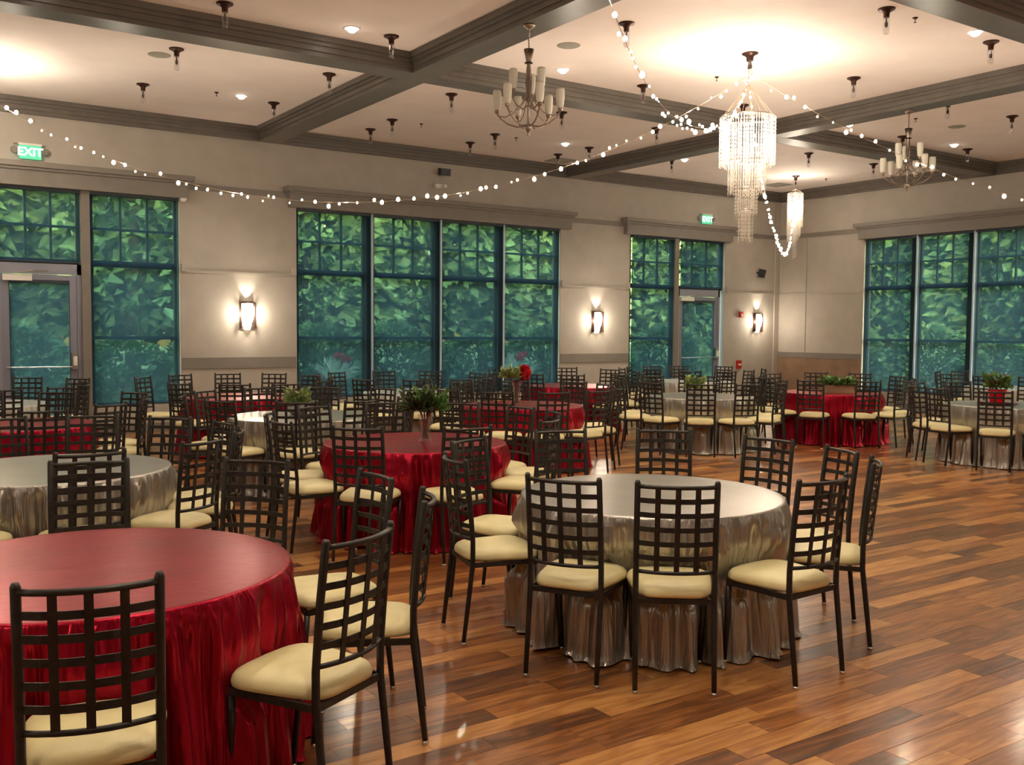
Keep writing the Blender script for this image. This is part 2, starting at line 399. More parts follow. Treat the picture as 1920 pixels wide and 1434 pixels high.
# right unit
window('A', 14.30, 15.60); shade('A', 14.33, 15.60, .47, 'blue-green mesh shade over window left of the far glass door')
trim(MB().box(15.60, 15.72, WA-.01, WA+.20, 0, HEAD), 'trim')
window('A', 15.74, 17.20, z0=2.66, lower=False); shade('A', 15.80, 17.18, 2.70, 'short mesh shade over the transom of the far glass door')
# right wall unit
bm = (13.83, 12.56, 11.26, 9.90, 8.58, 7.26, 5.94)
for k in range(6):
    hi = bm[k]-(.05 if k else 0); lo = bm[k+1]+.09
    window('B', lo, hi, z0=.36)
    if k < 3: lab = 'blue-green mesh shade, %s in the right-hand wall' % ('nearest the room corner', 'second from the room corner', 'third from the corner, at the frame edge')[k]
    else: lab = 'blue-green mesh shade in the right-hand wall, beyond the frame edge, %s from corner' % ('fourth', 'fifth', 'last')[k-3]
    shade('B', bm[k+1]+(.0 if k < 5 else .05), bm[k]-(.055 if k else 0), .40, lab)
    if k:
        mullion('B', bm[k]-.005, bm[k]+.09, 'mull', .38); trim(MB().box(WB+.012, WB+.035, bm[k]-.044, bm[k]-.010, .40, HEAD-.02), 'daylight_strip')  # same painted daylight strip, right wall gaps
# ------------------------------------------------------------------ glass doors
def door(n, a0, a1, hinge_left, bar_z=1.08):
    root = structure(empty('door_%d' % n, (0, 0, 0)))
    y0, y1 = WA+.06, WA+.11; s = .12
    MB().box(a0-.05, a0, WA+.04, WA+.16, 0, 2.66).box(a1, a1+.06, WA+.04, WA+.16, 0, 2.66).box(a0-.05, a1+.06, WA+.04, WA+.16, 2.50, 2.66).build('door_frame', M['mull'], root)
    MB().box(a0, a0+s, y0, y1, .01, 2.49).box(a1-s, a1, y0, y1, .01, 2.49).box(a0+s, a1-s, y0, y1, 2.36, 2.49).box(a0+s, a1-s, y0, y1, .01, .28).build('door_leaf', M['doorpaint'], root)
    MB().box(a0+s, a1-s, y0+.02, y0+.025, .28, 2.36).build('pane', M['glass'], root)
    hx = a1-s if hinge_left else a0
    bar = MB().tube([(a0+.05, y0-.06, bar_z), (a1-.05, y0-.06, bar_z)], .012).build('push_bar', M['chrome'], root)
    h = MB().box(hx+.02, hx+.10, y0-.08, y0, bar_z-.04, bar_z+.22).build('door_handle', M['chrome'], root)
    k = MB().box(hx+.04, hx+.09, y0-.10, y0-.08, bar_z+.02, bar_z+.16).build('latch_plate', M['white'], h)
    c = MB().box(a0+.02, a0+.42, y0-.07, y0, 2.39, 2.48).build('door_closer', M['white'], root)
    MB().tube([(a0+.2, y0-.04, 2.50), (a0+.42, y0-.16, 2.54), (a0+.65, y0-.03, 2.55)], .008, 6).build('closer_arm', M['chrome'], c)
    b = MB().box(a0+s-.01, a1-s+.01, y0-.004, y0-.003, .30, 2.38)
    o = b.build('door_shade', M['shade'], root)
    MB().box(a0+s-.01, a1-s+.01, y0-.03, y0, 2.36, 2.41).build('door_shade_roller', M['winframe'], root)
    return root
door(1, 1.90, 2.96, True); door(2, 15.80, 17.05, True)

# ------------------------------------------------------------------ outdoors
structure(MB().box(-25, 75, WA+T, 23.4, -.15, -.02).box(WB+T, 27, -20, WA+T, -.15, -.02).build('ground', M['patio']))
structure(MB().box(-60, 120, 23.4, 90, -.2, -.06).box(27, 120, -60, 23.4, -.2, -.06).build('lawn', M['lawn']))
tree_me = []
for s in range(3):
    q = random.Random(20+s); b = MB(); random.seed(s+50)
    for k in range(5200):
        zz = q.uniform(.1, 1)**.8; rad = (1-abs(zz-.45)**2*1.5)*1.0*q.uniform(.45, 1.)
        a = q.uniform(0, 2*pi); rad *= 1+.22*sin(3*a+5*zz+s)
        p = (rad*2.5*cos(a), rad*2.5*sin(a), .15+zz*8.6)
        b.leaf(p, (cos(a)+q.uniform(-.6,.6), sin(a)+q.uniform(-.6,.6), q.uniform(-.8,.5)), q.uniform(.25,.55), q.uniform(.18,.4))
    tree_me.append((b.mesh('foliage', M['leafa']), MB().tube([(0,0,-.1),(.1,0,3),(0,.1,6)], [.2,.14,.05], 8).mesh('trunk', M['bark'], True)))
q = random.Random(31); bm_ = MB(); random.seed(77)
for k in range(2600):
    a = q.uniform(0, 6.28); h = q.uniform(0, 1); rad = math.sqrt(max(.02, 1-(h*1.02)**2.5))*q.uniform(.75, 1)*(1+.15*sin(3*a))
    bm_.leaf((rad*1.25*cos(a), rad*1.25*sin(a), .05+h*1.5), (cos(a)+q.uniform(-.6,.6), sin(a)+q.uniform(-.6,.6), q.uniform(-.3,1)), q.uniform(.12,.26), q.uniform(.08,.16))
bush_me = bm_.mesh('foliage', M['leafa'])
random.seed(11)
spots = [(x+random.uniform(-.6,.6), 26+random.uniform(-.8,.8)+(k % 2)*3.2) for k, x in enumerate([1.2,3.6,6,8.4,10.8,13.2,15.6,18,20.4,22.8,25.2,27.6,30])]
spots += [(31+random.uniform(-.6,.6)+(k % 2)*3, y) for k, y in enumerate([7.5,9.8,12.1,14.4,16.7,19,21.3,23.6])]
spots += [(x, 33) for x in (4,9,14,19,24,29,34)] + [(38, y) for y in (10,15,20,25)]
for k, (x, y) in enumerate(spots):
    t = empty('tree', (x, y, -.06), random.uniform(0, 6.28), 'leafy green tree standing beyond the patio outside the windows', 'tree', 'trees beyond the patio')
    t.scale = (random.uniform(.9,1.15),)*3
    f, tr = tree_me[k % 3]; o = child('foliage', f, t); o['kind'] = 'stuff'; child('trunk', tr, t)
for k, (x, y) in enumerate([(2.6+2.2*j, 21.6+random.uniform(-.4,.5)) for j in range(11)]+[(24.4+random.uniform(-.4,.5), 7+2.2*j) for j in range(7)]):
    t = empty('shrub', (x, y, -.06), random.uniform(0, 6.28), 'low leafy shrub at the far edge of the patio outside the windows', 'shrub', 'shrubs at the patio edge')
    t.scale = (1, 1, random.uniform(.9, 1.25)); o = child('foliage', bush_me, t); o['kind'] = 'stuff'
def patio_plant(px, py, n, lab):
    P = on_y(px, py, WA+1.7); t = empty('potted_grass', (P.x, P.y, -.02), 0, lab, 'plant')
    MB().lathe([(.16,0),(.20,.05),(.25,.48),(.27,.50),(.27,.54),(.22,.54),(.21,.50)], 16).build('pot', M['grille'], t, True)
    b = MB(); q = random.Random(n)
    for k in range(230):
        a = q.uniform(0, 6.28); L = q.uniform(.4, .85); e = q.uniform(.15, .75)
        pts = [(.06*cos(a), .06*sin(a), .5)] + [(cos(a)*e*L*u*(1.1), sin(a)*e*L*u*1.1, .5+L*u-(e*L*u*u*.7)) for u in (.35,.7,1.)]
        b.strip(pts, .018, .003, (-sin(a), cos(a), .1))
    o = b.build('grass_blades', M['grassblade'], t); o['kind'] = 'stuff'
    b = MB()
    for k in range(60):
        a = q.uniform(0, 6.28); b.leaf((.05*cos(a), .05*sin(a), .52), (cos(a), sin(a), q.uniform(.4,1.6)), q.uniform(.12,.28), .07)
    o = b.build('leaves', M['green'], t); o['kind'] = 'stuff'
    for k in range(3 if n == 1 else 2):
        cx, cy, cz = q.uniform(-.05,.15), q.uniform(-.20,-.05), 1.10+q.uniform(-.06,.06)
        MB().tube([(0,0,.5),(cx,cy,cz-.04)], .006, 5).build('stem', M['green'], t)
        b = MB()
        for j in range(36):
            a = q.uniform(0, 6.28); b.leaf((cx,cy,cz), (cos(a), sin(a), q.uniform(-.4,1)), q.uniform(.09,.15), .09)
        b.build('flower', M['pinkflower'], t)
patio_plant(632, 690, 1, 'grassy planter with red flowers outside the leftmost central pane')
patio_plant(966, 690, 2, 'grassy planter with red flower outside the rightmost central pane')

# ------------------------------------------------------------------ chair (faces +Y, origin on floor)
def chair_meshes():
    P = {}
    def post(s):
        x = s*.185
        return MB().tube([(x,-.262,.014),(x,-.238,.22),(x,-.212,.44),(x,-.212,.56),(x,-.232,.80),(x,-.256,1.0),(x,-.258,1.012)], [.0125,.014,.0145,.0145,.0145,.0145,.010], 8)
    for i, s in enumerate((-1, 1)):
        P['post%d' % i] = post(s).mesh('back_post', M['chair'], True)
        P['leg%d' % i] = MB().tube([(s*.172,.192,.014),(s*.182,.172,.25),(s*.188,.162,.42)], [.0115,.0135,.0145], 8).mesh('leg', M['chair'], True)
    gl = MB().lathe([(.010,0),(.0145,.002),(.0145,.010),(.012,.016)], 10).mesh('glide', M['chrome'], True)
    P['glide'] = gl
    # apron frame
    b = MB(); z = .432; w = .026
    b.strip([(-.185,-.212,z),(.185,-.212,z)], w, .014); b.strip([(-.196,.165,z),(.196,.165,z)], w, .014)
    b.strip([(-.185,-.212,z),(-.196,.165,z)], w, .014); b.strip([(.185,-.212,z),(.196,.165,z)], w, .014)
    P['frame'] = b.mesh('seat_frame', M['chair'])
    def yb(z): return -.212 if z < .56 else -.212-(z-.56)*.105
    def arc(z, bow=.045, n=9):
        return [(x, yb(z)-bow*(1-(x/.185)**2), z) for x in [-.185+.37*k/(n-1) for k in range(n)]]
    P['top_rail'] = MB().tube(arc(.985), .0105, 8).mesh('top_rail', M['chair'], True)
    P['bottom_rail'] = MB().tube(arc(.575), .0100, 8).mesh('bottom_rail', M['chair'], True)
    for k in range(5): P['h%d' % k] = MB().strip(arc(.645+.0685*k, n=7), .0245, .005).mesh('cross_slat', M['chair'])
    for k in range(3):
        x = (-.0925, 0, .0925)[k]; g = lambda z: (x, yb(z)-.047*(1-(x/.185)**2)-.001, z)
        P['v%d' % k] = MB().strip([g(.575), g(.78), g(.985)], .0255, .005, (1,0,0)).mesh('upright_slat', M['chair'])
    # cushion: rounded trapezoid dome
    b = MB(); N = 44; prof = [(.93,.445),(.99,.450),(1.0,.464),(.985,.479),(.94,.493),(.85,.504),(.65,.512),(.35,.516)]
    def outline(a, s):
        c, d = cos(a), sin(a); e = .36 if d < 0 else .42
        x = math.copysign(abs(c)**e, c); y = math.copysign(abs(d)**e, d)
        hw = .163+(.224-.163)*((y+1)/2)**.8
        return (x*hw*s, -.022+y*(.210 if y > 0 else .204)*s + (.018*(1-x*x)*s if y > 0 else 0))
    for s, zz in prof:
        for k in range(N): q = outline(2*pi*k/N, s); b.v.append((q[0], q[1], zz))
    for j in range(len(prof)-1):
        for k in range(N): b.f.append((j*N+k, j*N+(k+1) % N, (j+1)*N+(k+1) % N, (j+1)*N+k))
    b.v.append((0,-.02,.517)); c = len(b.v)-1; j = len(prof)-1
    for k in range(N): b.f.append((j*N+k, j*N+(k+1) % N, c))
    b.f.append(tuple(range(N))[::-1])
    P['seat'] = b.mesh('seat', M['cushion'], True)
    return P
CP = chair_meshes()
proto = empty('banquet_chair', (0, 0, -50))
child('seat', CP['seat'], proto, label='cream vinyl cushion')
child('seat_frame', CP['frame'], proto)
for i, s in enumerate((-1, 1)):
    a = child('back_post', CP['post%d' % i], proto); child('glide', CP['glide'], a, (s*.185, -.262, 0))
    a = child('leg', CP['leg%d' % i], proto); child('glide', CP['glide'], a, (s*.172, .192, 0))
child('top_rail', CP['top_rail'], proto); child('bottom_rail', CP['bottom_rail'], proto)
for k in range(5): child('cross_slat', CP['h%d' % k], proto)
for k in range(3): child('upright_slat', CP['v%d' % k], proto)

PT = tree_of(proto)
# ------------------------------------------------------------------ tables
# key: centre, cloth, label of table, short name, chairs [(angle of chair about table centre, distance of its back top)]
D = 1.18
def ring(*a): return [(q if isinstance(q, tuple) else (q, D)) for q in a]
FACE = {('T1',259):77, ('T1',305):118, ('T1',341):152, ('T1',10):178, ('T2',234):52, ('T2',272):92, ('T2',204):31, ('T2',157):347, ('T2',313):127, ('T2',336):155}
TAB = [
 ('T1', (.78, 4.07), 'satin_red', 'glossy red satin cloth on foreground table at lower left', 'foreground red table', ring((259,1.22),(305,1.22),(341,1.32),(10,1.34),(45,1.42),(80,1.42),(115,1.3))),
 ('T2', (3.85, 4.19), 'satin_silver', 'silver satin cloth on foreground table right of centre', 'foreground silver table', ring((234,1.12),(272,1.18),(204,1.12),(157,1.17),(118,1.25),(78,1.30),(43,1.33),(8,1.20),(336,1.20),(313,1.22))),
 ('T3', (1.10, 7.07), 'satin_silver', 'silver cloth on table at left edge behind the foreground red one', 'left-edge silver table', ring((270,1.21),(308,1.2),(338,1.15),(5,1.15),(36,1.22),(68,1.3),(96,1.3),(130,1.2),(165,1.2),(232,1.2))),
 ('T4', (3.91, 7.16), 'satin_red', 'red satin cloth on central table holding the glass vase', 'central red table', ring((220,1.17),(259,1.10),(304,1.15),(338,1.15),(8,1.1),(42,1.25),(74,1.27),(112,1.2),(150,1.14),(184,1.14))),
 ('T5', (1.26, 10.38), 'satin_red', 'bright red cloth on table at left edge, before the glass door', 'left-edge red table', ring((238,1.2),(274,1.4),(308,1.2),(345,1.2),(24,1.42),(60,1.2),(96,1.2),(130,1.2))),
 ('T6', (4.03, 9.94), 'satin_silver', 'bluish silver cloth on table left of centre', 'mid-left silver table', ring((246,1.03),(276,1.16),(310,1.15),(342,1.15),(20,1.3),(55,1.2),(92,1.2),(130,1.2),(168,1.15),(207,1.15))),
 ('T7', (4.45, 13.1), 'satin_red', 'red cloth on table near the wall under the leftmost sconce', 'red table under leftmost sconce', ring((212,1.2),(247,1.2),(276,1.3),(311,1.15),(345,1.2),(25,1.4),(55,1.7),(78,1.7),(103,1.65),(135,1.5))),
 ('T8', (6.98, 9.99), 'satin_red', 'red cloth on table holding the tall rose vase', 'rose-vase red table', ring((188,1.1),(221,1.13),(252,1.1),(284,1.1),(315,1.1),(350,1.15),(22,1.3),(60,1.2),(98,1.2),(142,1.2))),
 ('T9', (10.14, 13.09), 'satin_red', 'magenta-lit red cloth on table near the back wall', 'back magenta-lit red table', ring((203,1.15),(234,1.15),(273,1.17),(308,1.15),(342,1.2),(18,1.3),(54,1.7),(92,1.5),(128,1.4),(166,1.2))),
 ('T10', (10.24, 10.12), 'satin_silver', 'silver cloth on table right of centre with green centrepiece', 'mid-right silver table', ring((190,1.1),(224,1.15),(256,1.2),(290,1.2),(325,1.15),(0,1.2),(40,1.2),(82,1.2),(122,1.2),(158,1.25))),
 ('T11', (13.1, 13.22), 'satin_silver_lit', 'pale silver cloth on table before the far glass door', 'pale table before far door', ring((190,1.2),(224,1.25),(254,1.3),(286,1.2),(320,1.35),(20,1.5),(55,1.3),(84,1.25),(122,1.2),(156,1.35))),
 ('T12', (12.70, 9.74), 'satin_red', 'red cloth on table with a wooden planter near the room corner', 'far-right red table', ring((203,1.1),(243,1.1),(278,1.15),(308,1.2),(345,1.3),(22,1.7),(46,1.7),(85,1.3),(125,1.2),(166,1.15))),
 ('T13', (12.66, 6.91), 'satin_silver', 'silver cloth on table at right edge under the red planter', 'right-edge silver table', ring((202,1.22),(166,1.15),(138,1.2),(100,1.2),(62,1.2),(236,1.2))),
 ('T14', (16.7, 9.05), 'satin_silver_lit', 'sunlit pale cloth on table by the right-hand windows', 'pale table by right windows', ring((190,1.25),(222,1.3),(150,1.2),(112,1.2),(75,1.2),(255,1.2))),
 ('T15', (1.29, 13.3), 'satin_silver_lit', 'pale cloth on table in front of the left glass door', 'pale table before left door', ring((240,1.2),(277,1.2),(309,1.05),(335,1.15),(5,1.2),(36,1.6),(64,1.7),(95,1.4))),
 ('T16', (7.05, 12.95), 'satin_silver_lit', 'pale cloth on table before the wide central window', 'pale table before central window', ring((209,1.3),(244,1.1),(276,1.2),(301,1.2),(338,1.2),(15,1.4),(52,1.7),(80,1.6),(112,1.6),(142,1.5))),
]
POSN = ['nearest chair', 'first left of nearest', 'nearer left-side chair', 'farther left-side chair', 'back-left chair', 'farthest chair', 'back-right chair', 'farther right-side chair', 'nearer right-side chair', 'first right of nearest']
def cloth(name, c, m, label, chairs, seed, fine):
    q = random.Random(seed); NT = 420 if fine else 240; NV = 28 if fine else 16
    comps = [(n, q.uniform(0, 6.28), q.uniform(.4, 1.)*(1.0 if n < 20 else .5)) for n in (7, 11, 13, 17, 23, 31)]
    fine_c = [(n, q.uniform(0, 6.28), q.uniform(.4, 1.)) for n in (29, 41, 53, 61)]
    b = MB(); R0, ZT = .762, .762
    rings = [(R0*f, ZT-.001*0) for f in (.12,.35,.6,.8,.92,.97,.988)]
    b.v.append((0,0,ZT+.001))
    for rr_, z in rings:
        for j in range(NT):
            a = 2*pi*j/NT; b.v.append((rr_*cos(a), rr_*sin(a), z+.0012*sin(3*a+rr_*9+seed)))
    drape = [(R0*.997, ZT-.004), (R0, ZT-.013)]
    vs = [(k/(NV-1)) for k in range(1, NV)]
    for rr_, z in drape:
        for j in range(NT): a = 2*pi*j/NT; b.v.append((rr_*cos(a), rr_*sin(a), z))
    for v in vs:
        z = (ZT-.013)*(1-v)+.004*v
        for j in range(NT):
            a = 2*pi*j/NT
            f = sum(A*sin(n*a+ph+1.2*v*sin(2*a+seed)) for n, ph, A in comps)/2.6
            f2 = sum(A*(1-2*abs(sin(.5*n*a+ph+1.5*v*sin(3*a+seed)))) for n, ph, A in fine_c)/2.4
            r = R0+.010+.055*v+f*.075*min(1, v*2.2)+f2*.034*min(1, v*8)
            fold = abs(sin(4.5*a+seed))**6; r += .03*fold*v
            for (ca, cd) in chairs:
                cr = cd-.26
                if cr > 1.06: continue
                da = (a-radians(ca)+pi) % (2*pi)-pi
                if abs(da) > .8: continue
                fe = cr-.178
                # seat zone
                if z < .62:
                    w = 1/(1+(abs(da)*fe/.225)**8)*min(1, max(0, (.62-z)/.11))**1.3*min(1, max(0, (z-.30)/.10))
                    r = r*(1-w)+min(r, fe-.008)*w
                for s in (-1, 1):
                    lr = math.hypot(cr-.17, .185); la = s*math.atan2(.185, cr-.17)
                    w = math.exp(-(((da-la)*lr)/.040)**2)*min(1, max(0, (.50-z)/.06))
                    r = r*(1-w)+min(r, lr-.03)*w
            if v > .97: r += .015
            zz = z+(.004+.010*abs(f)*(1 if v > .97 else 0) if v > .97 else 0)
            b.v.append((r*cos(a), r*sin(a), zz))
    nr = len(rings)+len(drape)+len(vs)
    for j in range(NT): b.f.append((0, 1+j, 1+(j+1) % NT))
    for k in range(nr-1):
        for j in range(NT): b.f.append((1+k*NT+j, 1+(k+1)*NT+j, 1+(k+1)*NT+(j+1) % NT, 1+k*NT+(j+1) % NT))
    o = b.build(name, m, None, True, (c[0], c[1], 0)); tag(o, label, 'tablecloth'); return o
tleg = MB().tube([(0,0,0),(0,0,.72)], .016, 8).mesh('leg', M['grille'], True)
ttop = MB().lathe([(.735,.725),(.745,.73),(.745,.750),(.735,.756)], 40).mesh('tabletop', M['tablewood'])
cnt = 0
for ti_, (key, c, m, lab, short, chairs) in enumerate(TAB):
    chairs = [(a, max(d, 1.14 if key == 'T2' else 1.20)) for a, d in chairs]
    t = empty('round_table', (c[0], c[1], 0), 0, 'round folding table hidden under the '+' '.join(lab.split()[:2])+' cloth, '+short, 'table')
    child('tabletop', ttop, t)
    for q in range(4): a = pi/4+q*pi/2; child('leg', tleg, t, (.42*cos(a), .42*sin(a), 0))
    cloth('tablecloth', c, M[m], lab, chairs, ti_*7+3, key in ('T1','T2','T3','T4'))
    view = math.degrees(math.atan2(-c[1], -c[0]))      # direction towards the camera
    vis = []
    for (a, d) in chairs:
        cr = d-.26; x, y = c[0]+cr*cos(radians(a)), c[1]+cr*sin(radians(a))
        u, v, dd = pix((x, y, .6))
        if dd < 1 or u < -330 or u > 2250: continue
        vis.append(((view-a) % 360, a, x, y))           # clockwise from nearest = image left
    used = set()
    for rel, a, x, y in sorted(vis):
        k = int(round(rel/36)) % 10
        while k in used: k = (k+1) % 10
        used.add(k)
        ch = proto if cnt == 0 else copy_tree(PT)
        ch.location = (x, y, 0); jit = random.uniform(-5, 5); ch.rotation_euler = (0, 0, radians(FACE[(key, a)]-90 if (key, a) in FACE else a+90+jit))
        tag(ch, 'dark grid-back chair, %s at %s' % (POSN[k], short), 'chair', 'grid-back chairs around the '+short)
        cnt += 1

# ------------------------------------------------------------------ centrepieces
def leaves(b, q, c, n, R, zs, L, w, up_=.4):
    for k in range(n):
        a = q.uniform(0, 6.28); e = q.uniform(-.3, 1.0); d = Vector((cos(a), sin(a), e+up_)); rad = q.uniform(.1, 1)*R
        b.leaf((c[0]+d.x*rad*.7, c[1]+d.y*rad*.7, c[2]+max(0, e)*rad*zs), d, q.uniform(.6, 1.2)*L, w*q.uniform(.7, 1.2))
def on_table(key, dx, dy, name, label, cat):
    c = [t for t in TAB if t[0] == key][0][1]; return empty(name, (c[0]+dx, c[1]+dy, .7635), 0, label, cat)
q = random.Random(5)
t = on_table('T4', .06, -.06, 'flower_vase', 'clear glass vase of dark greenery on the central red table', 'vase')
MB().lathe([(.045,0),(.062,.003),(.058,.02),(.050,.06),(.052,.18),(.066,.235),(.062,.235),(.048,.18),(.046,.06),(.05,.02)], 20, close=False).build('glass', M['clear'], t, True)
b = MB()
for k in range(9): a = k*.7; b.tube([(.02*cos(a), .02*sin(a), .03), (.03*cos(a+2), .03*sin(a+2), .22), (.09*cos(a+2), .09*sin(a+2), .36)], .004, 5)
b.build('stems', M['stemb'], t)
b = MB(); leaves(b, q, (.06, 0, .27), 520, .19, .95, .06, .035); b.build('foliage', M['green'], t)
b = MB(); leaves(b, q, (-.07, 0, .27), 420, .18, .95, .065, .03); b.build('dark_foliage', M['darkgreen'], t)
t = on_table('T8', -.02, .1, 'flower_vase', 'tall vase with a red rose and greens on the rose-vase table', 'vase')
MB().lathe([(.05,0),(.055,.01),(.045,.04),(.05,.22),(.07,.30),(.066,.30),(.046,.22),(.04,.04)], 18, close=False).build('glass', M['clear'], t, True)
b = MB()
for k in range(8): a = k*.8; b.tube([(.02*cos(a), .02*sin(a), .02), (.025*cos(a+2), .025*sin(a+2), .30)], .008, 5)
b.build('stems', M['stemb'], t)
b = MB(); leaves(b, q, (-.08, .02, .34), 380, .16, .8, .06, .04); b.build('foliage', M['palegreen'], t)
for cx, cy, cz, R in ((.09,-.05,.40,.085), (.03,-.09,.36,.05)):
    b = MB()
    for k in range(70):
        a = q.uniform(0, 6.28); e = q.uniform(-1, 1); d = Vector((cos(a)*math.sqrt(1-e*e), sin(a)*math.sqrt(1-e*e), e))
        b.leaf(Vector((cx,cy,cz))+d*R*.45, Vector((-d.y, d.x, .5+e)), R*.9, R*.9, .4)
    b.build('rose', M['rose'], t)
t = on_table('T10', -.12, 0, 'centrepiece', 'low bowl of pale green hydrangea on the mid-right silver table', 'centrepiece')
MB().lathe([(.06,0),(.10,.03),(.12,.09),(.11,.09),(.08,.03)], 16).build('bowl', M['grille'], t, True)
b = MB(); leaves(b, q, (0,0,.13), 420, .18, .8, .06, .05); b.build('foliage', M['palegreen'], t)
t = on_table('T6', 0, .1, 'centrepiece', 'low yellow-green arrangement on the mid-left silver table', 'centrepiece')
MB().lathe([(.06,0),(.10,.03),(.12,.09),(.11,.09),(.08,.03)], 16).build('bowl', M['grille'], t, True)
b = MB(); leaves(b, q, (0,0,.14), 240, .17, .8, .07, .05); b.build('foliage', M['palegreen'], t)
t = on_table('T12', -.05, -.15, 'planter_box', 'wooden planter box of green leaves on the far-right red table', 'planter')
b = MB().box(-.24,.24,-.07,-.06,0,.12).box(-.24,.24,.06,.07,0,.12).box(-.24,-.23,-.06,.06,0,.12).box(.23,.24,-.06,.06,0,.12).box(-.23,.23,-.06,.06,0,.10)
b.build('box', M['wood'], t); b = MB()
for dx in (-.16,-.05,.06,.16): leaves(b, q, (dx,0,.13), 60, .13, .6, .10, .06)
b.build('foliage', M['green'], t); t.rotation_euler = (0, 0, radians(-35))
t = on_table('T13', -.16, .05, 'potted_plant', 'leafy plant in a red pot on the right-edge silver table', 'plant')
MB().lathe([(.075,0),(.085,.01),(.115,.17),(.13,.19),(.12,.19),(.10,.16)], 14).build('pot', M['redpot'], t, True)
b = MB(); leaves(b, q, (0,0,.22), 170, .20, .7, .11, .06); b.build('foliage', M['green'], t)
b = MB(); leaves(b, q, (0,0,.26), 30, .18, .7, .09, .05); b.build('red_leaves', M['wood'], t)
c13 = (12.66-.16, 6.96)
b = MB().lathe([(.0,.001),(.12,.002),(.20,.006),(.25,.018),(.22,.022),(.15,.014),(.10,.010)], 22, close=False)
for i, v in enumerate(b.v): b.v[i] = (v[0]*(1+.18*sin(i*2.1)), v[1]*(1+.18*cos(i*1.7)), v[2]+.006*abs(sin(i*1.3)))
o = b.build('table_napkin', M['redpot'], None, False, (c13[0], c13[1], .7635)); tag(o, 'crumpled red foil napkin spread under the red plant pot', 'napkin')
bpy.data.objects[t.name].location.z = .7745

# ------------------------------------------------------------------ ceiling fittings
rowname = {15.6: 'against the back wall crown', 14.35: 'row nearest the back wall', 12.3: 'second row from back wall', 10.3: 'third row from back wall', 8.35: 'fourth row from back wall', 6.4: 'row nearest the camera'}
ordn = ['first', 'second', 'third', 'fourth', 'fifth', 'sixth', 'seventh', 'eighth']
cano = MB().lathe([(.012,-.10),(.030,-.095),(.034,-.045),(.060,-.022),(.085,-.014),(.090,0)], 20).mesh('canopy', M['bronze'], True)
sock = MB().lathe([(.008,-.19),(.016,-.185),(.018,-.15),(.010,-.135),(.007,-.10)], 10).mesh('socket', M['bronze'], True)
gls = MB().lathe([(.006,-.268),(.024,-.262),(.034,-.24),(.036,-.20),(.036,-.095)], 16, close=False).mesh('glass_shade', M['clear'], True)
HK = {15.6: (7.45, 9.45, 11.45), 14.35: (3.5, 5.4, 7.4, 9.4, 11.5, 13.6, 17.2), 12.3: (3.4, 5.4, 7.3, 9.3, 11.3, 15.2, 17.2), 10.3: (3.35, 5.3, 9.2, 11.2, 15.2, 17.2), 8.35: (7.2, 9.2, 11.2, 13.4, 15.15), 6.4: (9.1, 11.1)}
for yy, xs in HK.items():
    for k, x in enumerate(xs):
        if yy == 14.35 and x == 17.2: continue
        t = empty('pendant_light', (x, yy-(.35 if yy == 15.6 else 0), ZC), 0, 'bronze glass-tube pendant, %s from left, %s' % (ordn[k], rowname[yy]), 'lamp', 'small bronze glass-tube pendants on the ceiling')
        child('canopy', cano, t); child('socket', sock, t); child('glass_shade', gls, t)
ringm = MB().lathe([(.070,0),(.072,-.006),(.090,-.008),(.098,0)], 24, close=False).mesh('trim_ring', M['white'], True)
lens = MB().lathe([(.001,-.050),(.026,-.046),(.048,-.030),(.060,-.010),(.066,-.003),(.070,0)], 20).mesh('lens', M['led'])
DL = [((4.85,14.2),'over the red table under the leftmost sconce'),((4.8,10.3),'over the mid-left silver table'),((7.8,10.3),'over the rose-vase table'),((10.9,14.3),'over the back magenta-lit table'),
      ((13.8,14.2),'over the pale table before the far door'),((10.6,6.3),'at the upper right frame edge beside a beam'),((13.6,10.2),'over the far-right red table'),((16.6,10.2),'over the pale table by right windows'),
      ((1.7,6.3),'outside the frame above the left-edge tables'),((4.8,6.3),'above the frame over the central red table'),((7.8,6.3),'above the frame right of the central red table'),((4.6,2.2),'above the frame right of the camera'),((7.8,2.2),'outside the frame, second right of the camera'),
      ((1.2,1.2),'above the camera'),((10.9,2.2),'outside the frame, third right of the camera'),((16.6,6.3),'outside the frame by the right windows'),((1.7,10.3),'outside the frame over the left-edge red table'),((-.8,5.0),'outside the frame by the left wall')]
for (x, y), lab in DL:
    t = empty('recessed_light', (x, y, ZC), 0, 'round recessed downlight '+lab, 'ceiling light', 'recessed ceiling downlights')
    child('trim_ring', ringm, t); child('lens', lens, t)
    light('lamp', 'SPOT', (0, 0, -.085), DOWN_W, (1,.88,.72), .045, t, spot_size=radians(125), spot_blend=.6)
for (x, y), lab in (((7.2,9.4),'right of the near metal chandelier'),((3.3,12.7),'at upper left beside a small pendant'),((15.2,9.3),'at right, behind the far metal chandelier')):
    o = MB().lathe([(.001,-.010),(.12,-.009),(.135,-.004),(.14,0)], 28).build('ceiling_speaker', M['grille'], None, True, (x, y, ZC)); tag(o, 'flat round grey ceiling speaker grille '+lab, 'speaker')
for (x, y), lab in (((17.9,15.35),'above the back right corner'),((11.9,15.75),'above the central window end')):
    t = empty('ceiling_vent', (x, y, ZC), 0, 'square grey ceiling vent '+lab, 'vent')
    MB().box(-.24,.24,-.24,-.21,-.012,0).box(-.24,.24,.21,.24,-.012,0).box(-.24,-.21,-.21,.21,-.012,0).box(.21,.24,-.21,.21,-.012,0).build('frame', M['grille'], t)
    for k in range(6): MB().box(-.21,.21,-.19+.07*k,-.16+.07*k,-.010,-.001).build('slat', M['grille'], t)
spk = MB().lathe([(.014,-.055),(.016,-.052),(.004,-.048),(.005,-.02),(.028,-.008),(.030,0)], 12).mesh('sprinkler', M['bronze'], True)
